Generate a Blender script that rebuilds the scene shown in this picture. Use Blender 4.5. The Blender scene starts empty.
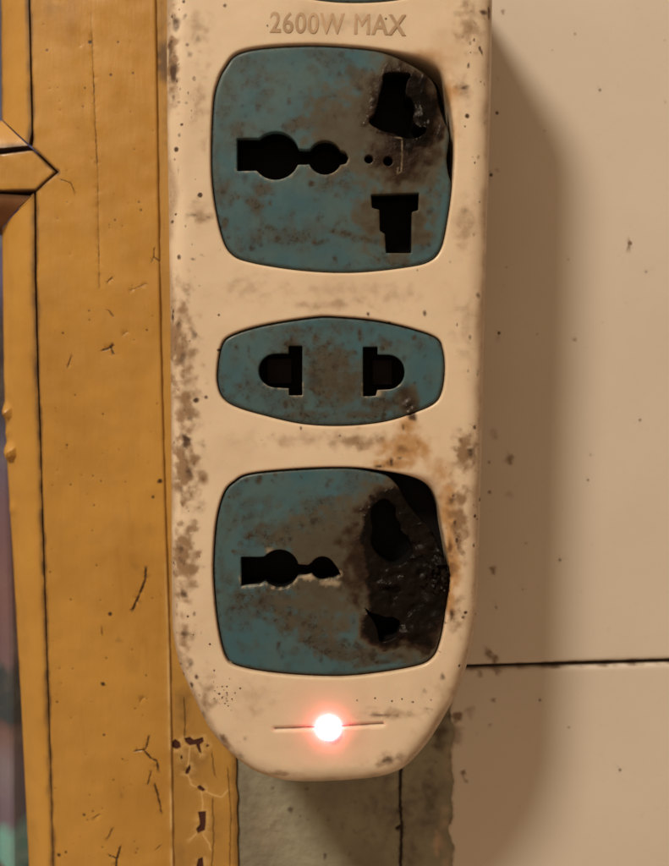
import bpy, math, random
import numpy as np
from mathutils import Vector, Matrix, noise as mnoise
from mathutils.geometry import delaunay_2d_cdt

# ------------------------------------------------------------------ camera
# local frame: u to the right, v up, w out of the wall (all in millimetres)
MM = 0.001
PW, PH = 669.0, 866.0
D, HF = 180.0, 35.0                      # lens to strip face, height of strip face above wall
FOV = 2 * math.atan(90.2 / D)
PITCH, ROLL = math.radians(3.2), math.radians(0.7)
sp, cp, sr, cr = math.sin(PITCH), math.cos(PITCH), math.sin(ROLL), math.cos(ROLL)
FWD = np.array([0, -sp, -cp])
r0, q0 = np.array([1.0, 0, 0]), np.array([0, cp, -sp])
RGT = cr * r0 - sr * q0
UPV = sr * r0 + cr * q0
CAM = np.array([0, 0, HF]) - FWD * D

def W3(u, v, w):                          # local mm -> world metres
    return (u * MM, -w * MM, v * MM)

def P(px, py, w):                         # photo pixel -> (u, v) on the plane at height w
    t = math.tan(FOV / 2)
    d = FWD + RGT * ((px - PW / 2) / (PH / 2) * t) - UPV * ((py - PH / 2) / (PH / 2) * t)
    k = (w - CAM[2]) / d[2]
    h = CAM + d * k
    return (h[0], h[1])

scene = bpy.context.scene
col = scene.collection
cam_d = bpy.data.cameras.new('camera')
cam = bpy.data.objects.new('camera', cam_d)
col.objects.link(cam)
def wv(a): return Vector((a[0], -a[2], a[1]))
R = Matrix((wv(RGT), wv(UPV), wv(-FWD))).transposed()
cam.matrix_world = Matrix.Translation(Vector(W3(*CAM))) @ R.to_4x4()
cam_d.sensor_fit = 'VERTICAL'
cam_d.sensor_height = 36.0
cam_d.lens = 18.0 / math.tan(FOV / 2)
cam_d.clip_start, cam_d.clip_end = 0.005, 20
cam_d.dof.use_dof = True
cam_d.dof.focus_distance = (D + 6) * MM
cam_d.dof.aperture_fstop = cam_d.lens / 2.6
scene.camera = cam

# ------------------------------------------------------------------ light
world = bpy.data.worlds.new('World')
scene.world = world
world.use_nodes = True
bgn = world.node_tree.nodes['Background']
bgn.inputs['Color'].default_value = (1.0, 0.62, 0.35, 1)      # warm room bounce
bgn.inputs['Strength'].default_value = 0.36
ld = bpy.data.lights.new('room_bulb', 'POINT')
ld.energy = 100
ld.color = (1.0, 0.82, 0.605)
ld.shadow_soft_size = 0.14
lamp = bpy.data.objects.new('room_bulb', ld)
col.objects.link(lamp)
lamp.location = W3(-700, 1195, 885)
vs = scene.view_settings
vs.view_transform = 'Standard'
vs.look = 'None'
vs.exposure = 0
vs.gamma = 1

# ------------------------------------------------------------------ helpers
def tag(o, label=None, cat=None, group=None, kind=None):
    for k, v in (('label', label), ('category', cat), ('group', group), ('kind', kind)):
        if v: o[k] = v
    return o

def empty(name, loc):
    o = bpy.data.objects.new(name, None)
    o.empty_display_size = 0.01
    col.objects.link(o)
    o.location = loc
    return o

def link(name, verts, faces, mat, parent=None, attrs=None, sharp=35, smooth=True):
    me = bpy.data.meshes.new(name)
    me.from_pydata([W3(*v) for v in verts], [], faces)
    me.validate()
    me.update()
    if attrs:
        for k, a in attrs.items():
            at = me.attributes.new(k, 'FLOAT', 'POINT')
            at.data.foreach_set('value', np.asarray(a, dtype=np.float32))
    if smooth:
        me.polygons.foreach_set('use_smooth', [True] * len(me.polygons))
        me.set_sharp_from_angle(angle=math.radians(sharp))
    me.materials.append(mat)
    o = bpy.data.objects.new(name, me)
    col.objects.link(o)
    if parent:
        o.parent = parent
        o.matrix_parent_inverse = Matrix.Translation(parent.location).inverted()
    return o

def catmull(pts, closed=True, n=8):
    pts = [np.array(p, float) for p in pts]
    out, N = [], len(pts)
    rng = range(N) if closed else range(N - 1)
    for i in rng:
        if closed:
            p0, p1, p2, p3 = pts[i - 1], pts[i], pts[(i + 1) % N], pts[(i + 2) % N]
        else:
            p0, p1, p2, p3 = pts[max(i - 1, 0)], pts[i], pts[i + 1], pts[min(i + 2, N - 1)]
        for k in range(n):
            t = k / n
            out.append(.5 * (2 * p1 + (p2 - p0) * t + (2 * p0 - 5 * p1 + 4 * p2 - p3) * t * t + (3 * p1 - p0 - 3 * p2 + p3) * t ** 3))
    if not closed: out.append(pts[-1])
    return np.array(out)

def resample(poly, step, closed=True):
    p = np.array(poly, float)
    if closed: p = np.vstack([p, p[:1]])
    seg = np.hypot(*(p[1:] - p[:-1]).T)
    s = np.concatenate([[0], np.cumsum(seg)])
    n = max(int(round(s[-1] / step)), 3)
    t = np.linspace(0, s[-1], n + 1)
    if closed: t = t[:-1]
    return np.stack([np.interp(t, s, p[:, 0]), np.interp(t, s, p[:, 1])], 1)

def keepcorners(poly, step, r=0.0):                      # straight polygon, corners slightly rounded
    p = np.array(poly, float); N = len(p); out = []
    for i in range(N):
        a, b, c = p[i - 1], p[i], p[(i + 1) % N]
        la, lc = np.hypot(*(a - b)), np.hypot(*(c - b))
        k = min(r, la * .4, lc * .4)
        s, e = b + (a - b) / la * k, b + (c - b) / lc * k
        for t in (0, .33, .67, 1):
            out.append((1 - t) ** 2 * s + 2 * t * (1 - t) * b + t * t * e)
    q = []
    out = np.array(out)
    for i in range(len(out)):
        a, b = out[i], out[(i + 1) % len(out)]
        L = np.hypot(*(b - a)); n = max(int(L / step), 1)
        for j in range(n): q.append(a + (b - a) * j / n)
    return np.array(q)

def px2(pts, w): return np.array([P(x, y, w) for x, y in pts])

def area(p): return .5 * np.sum(p[:, 0] * np.roll(p[:, 1], -1) - np.roll(p[:, 0], -1) * p[:, 1])

def offset(p, d):                                         # d > 0 goes inwards
    p = np.array(p)
    if area(p) < 0: p = p[::-1]
    t = np.roll(p, -1, 0) - np.roll(p, 1, 0)
    t /= np.maximum(np.hypot(t[:, 0], t[:, 1])[:, None], 1e-9)
    return p + d * np.stack([-t[:, 1], t[:, 0]], 1)

def dist(q, poly, closed=True):                           # unsigned distance from points q to a polyline
    a = np.array(poly, float)
    b = np.roll(a, -1, 0) if closed else a[1:]
    if not closed: a = a[:-1]
    out = np.full(len(q), 1e9)
    for s in range(0, len(q), 4000):
        Q = q[s:s + 4000, None, :]
        ab = (b - a)[None]
        t = np.clip(((Q - a[None]) * ab).sum(2) / np.maximum((ab ** 2).sum(2), 1e-12), 0, 1)
        d = Q - (a[None] + ab * t[..., None])
        out[s:s + 4000] = np.sqrt((d ** 2).sum(2)).min(1)
    return out

def inside(q, poly):
    a = np.array(poly, float); b = np.roll(a, -1, 0)
    res = np.zeros(len(q), bool)
    for i in range(len(a)):
        (x1, y1), (x2, y2) = a[i], b[i]
        if y1 == y2: continue
        c = (y1 > q[:, 1]) != (y2 > q[:, 1])
        res ^= c & (q[:, 0] < (x2 - x1) * (q[:, 1] - y1) / (y2 - y1) + x1)
    return res

def smst(a, b, x):
    t = np.clip((x - a) / (b - a), 0, 1)
    return t * t * (3 - 2 * t)

def fbm(q, scale, seed=0, octv=3):                        # about -1..1
    return np.array([mnoise.fractal(Vector((x * scale + seed * 17.3, y * scale - seed * 9.1, seed * 3.7)), 1.0, 2.0, octv) for x, y in q])

def surface(outline, holes, spacing, extra=None, rings=(), hrings=(), seed=1):
    """triangulated sheet bounded by outline and holes with an inner grid; returns points, triangles"""
    rnd = np.random.RandomState(seed)
    pts, edges = [], []
    def loop(p):
        b = len(pts); n = len(p)
        pts.extend(map(tuple, p))
        edges.extend((b + i, b + (i + 1) % n) for i in range(n))
    loop(outline)
    for h in holes: loop(h)
    loops = [outline] + list(holes)
    lo, hi = outline.min(0), outline.max(0)
    gx = np.arange(lo[0], hi[0], spacing); gy = np.arange(lo[1], hi[1], spacing * .87)
    X, Y = np.meshgrid(gx, gy)
    X = X + (np.arange(len(gy)) % 2)[:, None] * spacing * .5
    g = np.stack([X.ravel(), Y.ravel()], 1)
    g += rnd.uniform(-.12, .12, g.shape) * spacing
    cand = [(g, spacing * .45)]
    for d in rings: cand.append((offset(outline, d), d * .93))
    for h in holes:
        for d in hrings: cand.append((offset(h, -d), d * .93))
    if extra is not None and len(extra): cand.append((np.array(extra), .03))
    allp = []
    for c, m in cand:
        ok = inside(c, outline)
        for h in holes: ok &= ~inside(c, h)
        c = c[ok]
        dd = np.full(len(c), 1e9)
        for L in loops: dd = np.minimum(dd, dist(c, L))
        allp.append(c[dd > m])
    rest = allp[1:]
    if rest:
        R_ = np.vstack(rest)
        if len(R_):
            cell = {}
            for x, y in R_: cell.setdefault((int(x // spacing), int(y // spacing)), []).append((x, y))
            keep = []
            for x, y in allp[0]:
                i, j = int(x // spacing), int(y // spacing)
                good = True
                for a in (-1, 0, 1):
                    for b in (-1, 0, 1):
                        for (X_, Y_) in cell.get((i + a, j + b), ()):
                            if (X_ - x) ** 2 + (Y_ - y) ** 2 < (spacing * .35) ** 2: good = False
                keep.append(good)
            allp[0] = allp[0][np.array(keep, bool)] if len(keep) else allp[0]
    for a in allp: pts.extend(map(tuple, a))
    ov, oe, of, _, _, _ = delaunay_2d_cdt([Vector(p) for p in pts], edges, [], 0, 1e-5)
    V = np.array([tuple(v) for v in ov]); T = np.array([tuple(f) for f in of if len(f) == 3])
    c = V[T].mean(1)
    ok = inside(c, outline)
    for h in holes: ok &= ~inside(c, h)
    T = T[ok]
    ar = (V[T[:, 1], 0] - V[T[:, 0], 0]) * (V[T[:, 2], 1] - V[T[:, 0], 1]) - (V[T[:, 1], 1] - V[T[:, 0], 1]) * (V[T[:, 2], 0] - V[T[:, 0], 0])
    T[ar < 0] = T[ar < 0][:, ::-1]
    return V, T

def skirt(V, z, T, low):
    """walls hung from every border edge; low(points) gives their foot height. returns verts, faces, source index per vert"""
    cnt = {}
    for a, b, c in T:
        for e in ((a, b), (b, c), (c, a)):
            k = (min(e), max(e)); cnt[k] = None if k in cnt else e
    be = [e for e in cnt.values() if e]
    ids = sorted({i for e in be for i in e})
    m = {i: len(V) + k for k, i in enumerate(ids)}
    verts = [(x, y, h) for (x, y), h in zip(V, z)]
    lows = low(V[ids])
    verts += [(V[i][0], V[i][1], lows[k]) for k, i in enumerate(ids)]
    faces = [tuple(t) for t in T] + [(b, a, m[a], m[b]) for a, b in be]
    src = np.concatenate([np.arange(len(V)), np.array(ids, int)])
    return verts, faces, src

def linepts(pl, w, step=.25):
    """vertices on and beside a crack line"""
    p = resample(pl, step, False); t = np.gradient(p, axis=0)
    t /= np.maximum(np.hypot(t[:, 0], t[:, 1])[:, None], 1e-9)
    n = np.stack([-t[:, 1], t[:, 0]], 1)
    return np.vstack([p, p + n * w, p - n * w, p + n * w * 2, p - n * w * 2])

def wob(pl, amp, seed, step=.5):                          # a hand-drawn line made slightly ragged
    p = resample(pl, step, False)
    for i in range(1, len(p) - 1):
        p[i] += amp * np.array([mnoise.noise(Vector((p[i][0] * .9, p[i][1] * .9, seed))), mnoise.noise(Vector((p[i][0] * .9, p[i][1] * .9, seed + 9)))])
    return p

def blobs(q, items, w, seed=0, rag=.45, soft=.35):
    """stains: (px, py, rx, ry, strength[, tilt degrees]) in photo pixels on the plane w"""
    out = np.zeros(len(q))
    k = abs(P(335, 433, w)[0] - P(334, 433, w)[0])
    nz = fbm(q, .55, seed + 3, 3)
    for it in items:
        x, y, rx, ry, s = it[:5]
        c = P(x, y, w); a = math.radians(it[5]) if len(it) > 5 else 0
        d = q - np.array(c)
        m = np.abs(d).max(1) < max(rx, ry) * k * 2
        if not m.any(): continue
        e, n2 = d[m], nz[m]
        X = (e[:, 0] * math.cos(a) + e[:, 1] * math.sin(a)) / (rx * k); Y = (-e[:, 0] * math.sin(a) + e[:, 1] * math.cos(a)) / (ry * k)
        r = np.hypot(X, Y) + rag * n2
        out[m] = np.maximum(out[m], s * (1 - smst(soft, 1.2, r)))
    return out

# ------------------------------------------------------------------ materials
class NT:
    def __init__(self, name):
        self.m = bpy.data.materials.new(name); self.m.use_nodes = True
        self.t = self.m.node_tree; self.n = self.t.nodes; self.b = self.n['Principled BSDF']
        tc = self.n.new('ShaderNodeTexCoord'); self.co = tc.outputs['Object']
    def L(self, a, b): self.t.links.new(a, b)
    def attr(self, k):
        a = self.n.new('ShaderNodeAttribute'); a.attribute_name = k; return a.outputs['Fac']
    def noise(self, scale, detail=4, rough=.55, vec=None, stretch=None):
        x = self.n.new('ShaderNodeTexNoise'); x.inputs['Scale'].default_value = scale
        x.inputs['Detail'].default_value = detail; x.inputs['Roughness'].default_value = rough
        v = vec or self.co
        if stretch:
            mp = self.n.new('ShaderNodeMapping'); mp.inputs['Scale'].default_value = stretch
            self.L(v, mp.inputs['Vector']); v = mp.outputs['Vector']
        self.L(v, x.inputs['Vector']); return x.outputs['Fac']
    def voro(self, scale, feat='F1'):
        x = self.n.new('ShaderNodeTexVoronoi'); x.inputs['Scale'].default_value = scale; x.feature = feat
        self.L(self.co, x.inputs['Vector']); return x.outputs['Distance']
    def math(self, op, a, b=None, clamp=False):
        x = self.n.new('ShaderNodeMath'); x.operation = op; x.use_clamp = clamp
        for i, s in enumerate((a, b)):
            if s is None: continue
            if isinstance(s, (int, float)): x.inputs[i].default_value = s
            else: self.L(s, x.inputs[i])
        return x.outputs[0]
    def ramp(self, f, lo, hi, a=0., b=1.):
        x = self.n.new('ShaderNodeMapRange'); x.interpolation_type = 'SMOOTHSTEP'
        x.inputs[1].default_value = lo; x.inputs[2].default_value = hi; x.inputs[3].default_value = a; x.inputs[4].default_value = b
        self.L(f, x.inputs[0]); return x.outputs[0]
    def mix(self, f, a, b):
        x = self.n.new('ShaderNodeMix'); x.data_type = 'RGBA'
        if isinstance(f, (int, float)): x.inputs[0].default_value = f
        else: self.L(f, x.inputs[0])
        for i, s in ((6, a), (7, b)):
            if isinstance(s, tuple): x.inputs[i].default_value = (*s, 1)
            else: self.L(s, x.inputs[i])
        return x.outputs[2]
    def bump(self, h, dist, strength=1.0, prev=None):
        x = self.n.new('ShaderNodeBump'); x.inputs['Distance'].default_value = dist; x.inputs['Strength'].default_value = strength
        self.L(h, x.inputs['Height'])
        if prev: self.L(prev, x.inputs['Normal'])
        return x.outputs['Normal']
    def out(self, colr=None, rough=None, normal=None, spec=None):
        for k, s in (('Base Color', colr), ('Roughness', rough), ('Normal', normal), ('Specular IOR Level', spec)):
            if s is None: continue
            if isinstance(s, tuple): self.b.inputs[k].default_value = (*s, 1)
            elif isinstance(s, (int, float)): self.b.inputs[k].default_value = s
            else: self.L(s, self.b.inputs[k])
        return self.m

def mat_housing():
    t = NT('aged_cream_plastic')
    base = t.mix(t.ramp(t.noise(55, 3), .35, .7), (.75, .655, .53), (.70, .60, .475))
    scn = t.math('MULTIPLY', t.attr('scorch'), t.math('ADD', t.math('MULTIPLY', t.noise(200, 5), .7), .65), True)
    base = t.mix(t.ramp(scn, .02, .55), base, (.50, .315, .155))
    base = t.mix(t.ramp(scn, .45, .95), base, (.12, .055, .022))
    g = t.math('MULTIPLY', t.attr('grime'), t.math('ADD', t.noise(330, 6, .7), .40))
    base = t.mix(t.ramp(g, .02, .85, 0, .88), base, (.235, .142, .072))
    fs = t.math('MULTIPLY', t.ramp(t.noise(900, 4, .6), .57, .72), t.ramp(t.attr('grime'), .1, .9))
    base = t.mix(t.math('MULTIPLY', fs, .6), base, (.10, .06, .035))
    d = t.math('MULTIPLY', t.attr('dirt'), t.math('ADD', t.noise(420, 5, .65), .5))
    base = t.mix(t.ramp(d, .12, .85), base, (.065, .033, .016))
    rough = t.ramp(t.math('ADD', d, t.noise(90)), .3, 1.2, .26, .6)
    n = t.bump(t.noise(700, 3), .00004, .5)
    n = t.bump(t.noise(60, 2), .0003, .25, n)
    m = t.out(base, rough, n, .5)
    t.b.inputs['Subsurface Weight'].default_value = .25
    t.b.inputs['Subsurface Radius'].default_value = (1.0, .5, .3)
    t.b.inputs['Subsurface Scale'].default_value = .0022
    return m

def mat_plate():
    t = NT('burnt_blue_plastic')
    base = t.mix(t.ramp(t.noise(120, 4), .35, .65), (.040, .118, .165), (.058, .122, .145))
    gn = t.math('MULTIPLY', t.attr('grime'), t.math('ADD', t.noise(480, 6, .7), .45))
    base = t.mix(t.ramp(gn, .0, .85, 0, .9), base, (.050, .047, .036))
    fs = t.math('MULTIPLY', t.ramp(t.noise(900, 5, .7), .49, .63), t.ramp(t.attr('grime'), .05, .8))
    base = t.mix(t.math('MULTIPLY', fs, .9), base, (.018, .016, .010))
    b = t.math('ADD', t.attr('burn'), t.math('MULTIPLY', t.math('SUBTRACT', t.noise(420, 6, .7), .5), .26))
    b = t.math('MULTIPLY', b, t.ramp(t.attr('burn'), .0, .12))
    base = t.mix(t.ramp(b, .05, .45), base, (.072, .068, .050))
    base = t.mix(t.ramp(b, .36, .70), base, (.031, .019, .013))
    base = t.mix(t.math('MULTIPLY', t.ramp(b, .60, .95), t.ramp(t.noise(170, 3), .35, .6, .9, 1.0)), base, (.0052, .0042, .0042))
    base = t.mix(t.attr('ash'), base, (.42, .36, .27))
    base = t.mix(t.attr('dirt'), base, (.018, .011, .008))
    rough = t.ramp(b, .1, .9, .42, .30)
    rough = t.math('ADD', rough, t.ramp(t.noise(300), .4, .7, 0, .25))
    n = t.bump(t.noise(900, 3), .00004, .5)
    h = t.math('MULTIPLY', t.math('ADD', t.noise(420, 4, .6), t.math('MULTIPLY', t.voro(650), .6)), t.ramp(b, .5, 1.0))
    n = t.bump(h, .0005, .8, n)
    return t.out(base, rough, n, t.ramp(b, .35, .9, .45, .09))

def mat_paint(name, c1, c2, rough=.42, dirtcol=(.035, .018, .010), chipcol=(.055, .014, .010)):
    t = NT(name)
    base = t.mix(t.ramp(t.noise(38, 4), .35, .68), c1, c2)
    spk = t.ramp(t.noise(650, 3, .6), .66, .78)
    base = t.mix(t.math('MULTIPLY', spk, .45), base, (c1[0] * .45, c1[1] * .36, c1[2] * .4))
    base = t.mix(t.math('MULTIPLY', t.ramp(t.noise(30, 5, .7, stretch=(3, 3, .5)), .56, .78), .35), base, (c2[0] * .62, c2[1] * .55, c2[2] * .6))
    g = t.math('MULTIPLY', t.attr('grime'), t.math('ADD', t.noise(240, 5, .65), .5))
    base = t.mix(t.ramp(g, .08, .9, 0, .9), base, (.10, .055, .025))
    base = t.mix(t.attr('pale'), base, (.70, .50, .22))
    base = t.mix(t.attr('chip'), base, chipcol)
    base = t.mix(t.attr('crack'), base, dirtcol)
    n = t.bump(t.noise(150, 4, .6, stretch=(2.2, 2.2, .35)), .0003, .55)
    n = t.bump(t.noise(900, 3), .00005, .5, n)
    return t.out(base, t.ramp(t.noise(200), .3, .7, rough - .08, rough + .15), n, .45)

def mat_tile():
    t = NT('cream_glazed_tile')
    base = t.mix(t.ramp(t.noise(14, 4), .3, .7), (.665, .635, .585), (.62, .585, .535))
    base = t.mix(t.math('MULTIPLY', t.ramp(t.noise(420, 4, .65), .63, .8), .22), base, (.30, .22, .15))
    g = t.math('MULTIPLY', t.attr('grime'), t.math('ADD', t.noise(300, 5, .65), .5))
    base = t.mix(t.ramp(g, .08, .9, 0, .9), base, (.16, .11, .07))
    base = t.mix(t.attr('crack'), base, (.03, .02, .014))
    n = t.bump(t.noise(45, 3), .0004, .3)
    n = t.bump(t.noise(500, 3), .00006, .4, n)
    return t.out(base, t.ramp(t.noise(60, 4), .3, .7, .38, .55), n, .35)

def mat_plaster():
    t = NT('grey_green_plaster')
    base = t.mix(t.ramp(t.noise(60, 5, .6), .3, .7), (.305, .305, .24), (.20, .195, .155))
    g = t.math('MULTIPLY', t.attr('grime'), t.math('ADD', t.noise(260, 5, .65), .5))  # on plaster this mask holds stains and painted shade below the strip
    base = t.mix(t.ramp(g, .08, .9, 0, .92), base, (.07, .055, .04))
    base = t.mix(t.attr('pale'), base, (.5, .40, .30))
    base = t.mix(t.attr('crack'), base, (.02, .015, .012))
    n = t.bump(t.noise(260, 5, .65), .0006, .8)
    return t.out(base, .75, n, .3)

def mat_flat(name, c, rough=.6, metal=0., bump=None):
    t = NT(name)
    base = t.mix(t.ramp(t.noise(180, 4), .3, .7), c, tuple(x * .72 for x in c))
    t.b.inputs['Metallic'].default_value = metal
    return t.out(base, rough, t.bump(t.noise(bump or 500, 4), .0002, .6), .12 if max(c) < .05 else .5)

def mat_glass():
    t = NT('dusty_window_glass')
    o = t.n['Material Output']; t.n.remove(t.b)
    tr = t.n.new('ShaderNodeBsdfTransparent'); tr.inputs[0].default_value = (.86, .9, .92, 1)
    gl = t.n.new('ShaderNodeBsdfGlossy'); gl.inputs['Roughness'].default_value = .12
    df = t.n.new('ShaderNodeBsdfDiffuse'); df.inputs[0].default_value = (.35, .32, .28, 1)
    lw = t.n.new('ShaderNodeLayerWeight'); lw.inputs['Blend'].default_value = .5
    m1 = t.n.new('ShaderNodeMixShader'); m2 = t.n.new('ShaderNodeMixShader')
    t.L(t.ramp(t.noise(90, 5, .65), .5, .8, .03, .22), m1.inputs[0]); t.L(tr.outputs[0], m1.inputs[1]); t.L(df.outputs[0], m1.inputs[2])
    t.L(t.ramp(lw.outputs['Facing'], .45, 1.0, .04, .6), m2.inputs[0]); t.L(m1.outputs[0], m2.inputs[1]); t.L(gl.outputs[0], m2.inputs[2])
    t.L(m2.outputs[0], o.inputs['Surface'])
    return t.m

def mat_curtain():
    t = NT('printed_curtain_cloth')
    sx = t.n.new('ShaderNodeSeparateXYZ'); t.L(t.co, sx.inputs[0])
    v = t.math('ADD', sx.outputs['Z'], t.math('MULTIPLY', t.math('SUBTRACT', t.noise(45, 3), .5), .016))
    f = t.ramp(v, -.24, .26); f.node.interpolation_type = 'LINEAR'
    cr_ = t.n.new('ShaderNodeValToRGB'); t.L(f, cr_.inputs[0]); e = cr_.color_ramp.elements
    bands = [(960, (.16, .07, .06)), (862, (.20, .11, .11)), (856, (.26, .60, .58)), (822, (.30, .64, .62)), (814, (.26, .18, .27)), (765, (.36, .28, .36)), (728, (.28, .13, .13)), (722, (.045, .07, .10)), (662, (.045, .07, .10)), (652, (.28, .16, .20)), (590, (.34, .16, .18)), (500, (.28, .15, .20)), (430, (.17, .17, .32)), (340, (.22, .17, .33)), (60, (.14, .17, .33))]
    bands = [(y, tuple(min(.85, x * 1.25) for x in c)) for y, c in bands]
    bands = [(P(8, y, -46)[1] * MM, c) for y, c in bands]
    while len(e) < len(bands): e.new(.5)
    for k, (z, c) in enumerate(bands): e[k].position = (z + .24) / .5; e[k].color = (*c, 1)
    b = t.mix(t.ramp(t.noise(60, 2), .6, .7), cr_.outputs[0], (.42, .40, .46))
    return t.out(b, .9, t.bump(t.noise(1500, 2), .0003, .6), .2)

def mat_led():
    t = NT('lit_red_led')
    t.b.inputs['Emission Color'].default_value = (1, .14, .20, 1)
    t.b.inputs['Emission Strength'].default_value = 44
    return t.out((.5, .05, .04), .3)

HOUS, PLATE, TILE, PLAS = mat_housing(), mat_plate(), mat_tile(), mat_plaster()
YEL = mat_paint('ochre_gloss_paint', (.50, .285, .062), (.43, .235, .048))
YEL2 = mat_paint('ochre_frame_paint', (.47, .27, .06), (.38, .22, .055), .5)
BARE = mat_paint('worn_brown_wood', (.26, .13, .055), (.18, .085, .04), .6)
CORE = mat_flat('black_socket_core', (.005, .005, .006), .6)
GAP = mat_flat('dark_mortar', (.05, .038, .028), .9)
BRASS = mat_flat('tarnished_contact', (.016, .013, .016), .5, .3)
GLASS, CURT, LED = mat_glass(), mat_curtain(), mat_led()
LETT = mat_flat('raised_dirty_plastic', (.53, .39, .26), .5)

rnd = random.Random(7)

# ================================================================== the wall
def box(u0, u1, v0, v1, w0, w1):
    v = [(u, y, w) for w in (w0, w1) for (u, y) in ((u0, v0), (u1, v0), (u1, v1), (u0, v1))]
    return v, [(3, 2, 1, 0), (4, 5, 6, 7), (0, 1, 5, 4), (1, 2, 6, 5), (2, 3, 7, 6), (3, 0, 4, 7)]

JU0 = P(160, 433, 1.4)[0] - 9            # jamb's left edge, tucked under the sash
v_, f_ = box(JU0, 285, -210, 260, -60, -1.0)
wall = tag(link('wall', v_, f_, GAP, smooth=False), 'tiled wall with a plaster strip behind the scorched power strip', None, None, 'structure')
wall['category'] = 'wall'

def attrs_for(src, **kw): return {k: np.asarray(a)[src] for k, a in kw.items()}

TW = 1.2                                  # tile face height
jl = [P(400, 669.5, TW), P(470, 667.5, TW), P(669, 661.5, TW)]
slope = (jl[2][1] - jl[1][1]) / (jl[2][0] - jl[1][0])
TU = P(452, 800, TW)[0]
def jv(u): return jl[1][1] + slope * (u - jl[1][0])
gap = .55
spots = [(497, 170, 4, 4, .45), (510, 460, 5, 7, .8), (495, 433, 6, 9, .5), (491, 175, 2.2, 2.2, 1), (497, 113, 2.2, 2.2, 1), (503, 12, 3, 4, .6), (499, 333, 2, 2, 1), (630, 243, 2.5, 2.5, 1),
         (489, 462, 3, 3, .7), (490, 492, 3, 3, .8), (493, 570, 4, 7, .8), (488, 655, 6, 7, .7), (495, 660, 4, 7, .8), (511, 494, 8, 5, .4), (575, 340, 3, 3, .5), (548, 665, 20, 2, .6), (600, 663, 40, 2, .5),
         (494, 700, 4, 4, .6), (480, 675, 4, 4, .6), (497, 672, 4, 6, .7), (458, 717, 7, 7, .9), (463, 772, 3, 9, .9), (467, 782, 6, 3, .7), (456, 735, 9, 14, .5), (470, 712, 6, 10, .45), (490, 725, 3, 3, .5), (620, 770, 2, 2, .7), (540, 700, 2, 2, .7), (600, 90, 2, 2, .6), (560, 560, 2, 2, .6), (640, 420, 2, 2, .5), (588, 480, 1.8, 1.8, .6)]
for i in range(16):
    spots.append((rnd.uniform(485, 669), rnd.uniform(0, 866), rnd.uniform(1, 2.2), rnd.uniform(1, 2.4), rnd.uniform(.2, .55)))
for side in (0, 1):
    if side == 0:
        poly = [(285, jv(285) + gap), (285, 258)] + [(TU - .4, v) for v in np.arange(258, jv(TU) + gap, -4)] + [(TU, jv(TU) + gap)]
    else:
        poly = [(285, -208), (285, jv(285) - gap)] + [(TU + (0 if v > jv(TU) - 2 else 1.5 * mnoise.noise(Vector((v * .16, 1, 4))) + .35 * mnoise.noise(Vector((v * .7, 5, 4)))), v) for v in np.arange(jv(TU) - gap, -208, -.7)]
    ol = keepcorners(poly, 1.2, 1.0)
    ex = []
    for s in spots:
        if (s[1] < 665) == (side == 0):
            c = P(s[0], s[1], TW)
            for k in range(14):
                a = k * 2.399; r = .33 * max(s[2], s[3]) * math.sqrt(k / 14)
                ex.append((c[0] + r * math.cos(a), c[1] + r * math.sin(a)))
    rr = (.12, .3, .55, .9, 1.4)
    V, T = surface(ol, [], 2.2, ex, rings=rr)
    d = dist(V, ol)
    z = TW - np.where(d < 1.1, 1.1 - np.sqrt(np.maximum(1.1 ** 2 - (1.1 - np.minimum(d, 1.1)) ** 2, 0)), 0) * .75
    big = blobs(V, [s for s in spots if s[2] > 2.4], TW, 2)
    sm = blobs(V, [s for s in spots if s[2] <= 2.4], TW, 2, .1)
    edge = (1 - smst(0, 1.0, d)) * np.clip(.45 + fbm(V, .35, 4), 0, 1) * .8
    verts, faces, src = skirt(V, z, T, lambda q: np.full(len(q), -.95))
    link('tile', verts, faces, TILE, wall, attrs_for(src, grime=np.maximum(np.maximum(big, edge), sm), crack=sm * .8))

# plaster between the jamb and the tiles
PWZ = .5
pu0 = P(238, 800, PWZ)[0]
left = [(pu0 + .5 * mnoise.noise(Vector((v * .25, 3, 1))), v) for v in np.arange(-208, 258, .8)]
right = [(TU + 1.9, v) for v in np.arange(258, -208, -.8)]
ol = np.array(left[::-1] + right[::-1]) if False else np.array(right + left)
if area(ol) < 0: ol = ol[::-1]
crk = [px2([(399, 700), (401, 760), (400, 800), (402, 830), (400, 880)], PWZ), px2([(400, 826), (397, 829)], PWZ)]
crk = [wob(c, .25, 5) for c in crk]
ex = np.vstack([linepts(c, .22) for c in crk] + [P(334, 810, PWZ) + np.random.RandomState(2).uniform(-27, 27, (9000, 2)) * [1, .8]])
V, T = surface(ol, [], 2.0, ex)
dc = np.min([dist(V, c, False) for c in crk], 0)
rag = fbm(V, .5, 6)
crack = 1 - smst(.2, .55, dc + .15 * rag)
stain_shade = [(291, 810, 5, 5, 1), (272, 788, 3, 3, .9), (307, 789, 6, 3, .8), (325, 855, 3, 5, 1), (318, 843, 3, 3, .7), (398, 828, 6, 7, 1), (258, 792, 10, 8, .4), (300, 816, 3, 3, .7), (430, 790, 18, 50, .65), (440, 735, 14, 30, .8), (452, 715, 10, 12, .9), (412, 850, 14, 40, .5), (395, 815, 60, 70, .5), (440, 845, 8, 25, .6), (385, 780, 20, 12, .5), (245, 800, 6, 60, .35)]  # stains, plus broad patches painting the shade under the strip darker
gr = blobs(V, stain_shade, PWZ, 3, .5, -.2)
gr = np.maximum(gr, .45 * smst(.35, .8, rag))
pale = blobs(V, [(437, 842, 5, 16, .9), (444, 818, 5, 14, .7), (448, 760, 4, 20, .5), (447, 862, 5, 14, .7), (268, 830, 20, 30, .15)], PWZ, 9) * .8
z = PWZ - crack * .5 + .12 * rag
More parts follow.
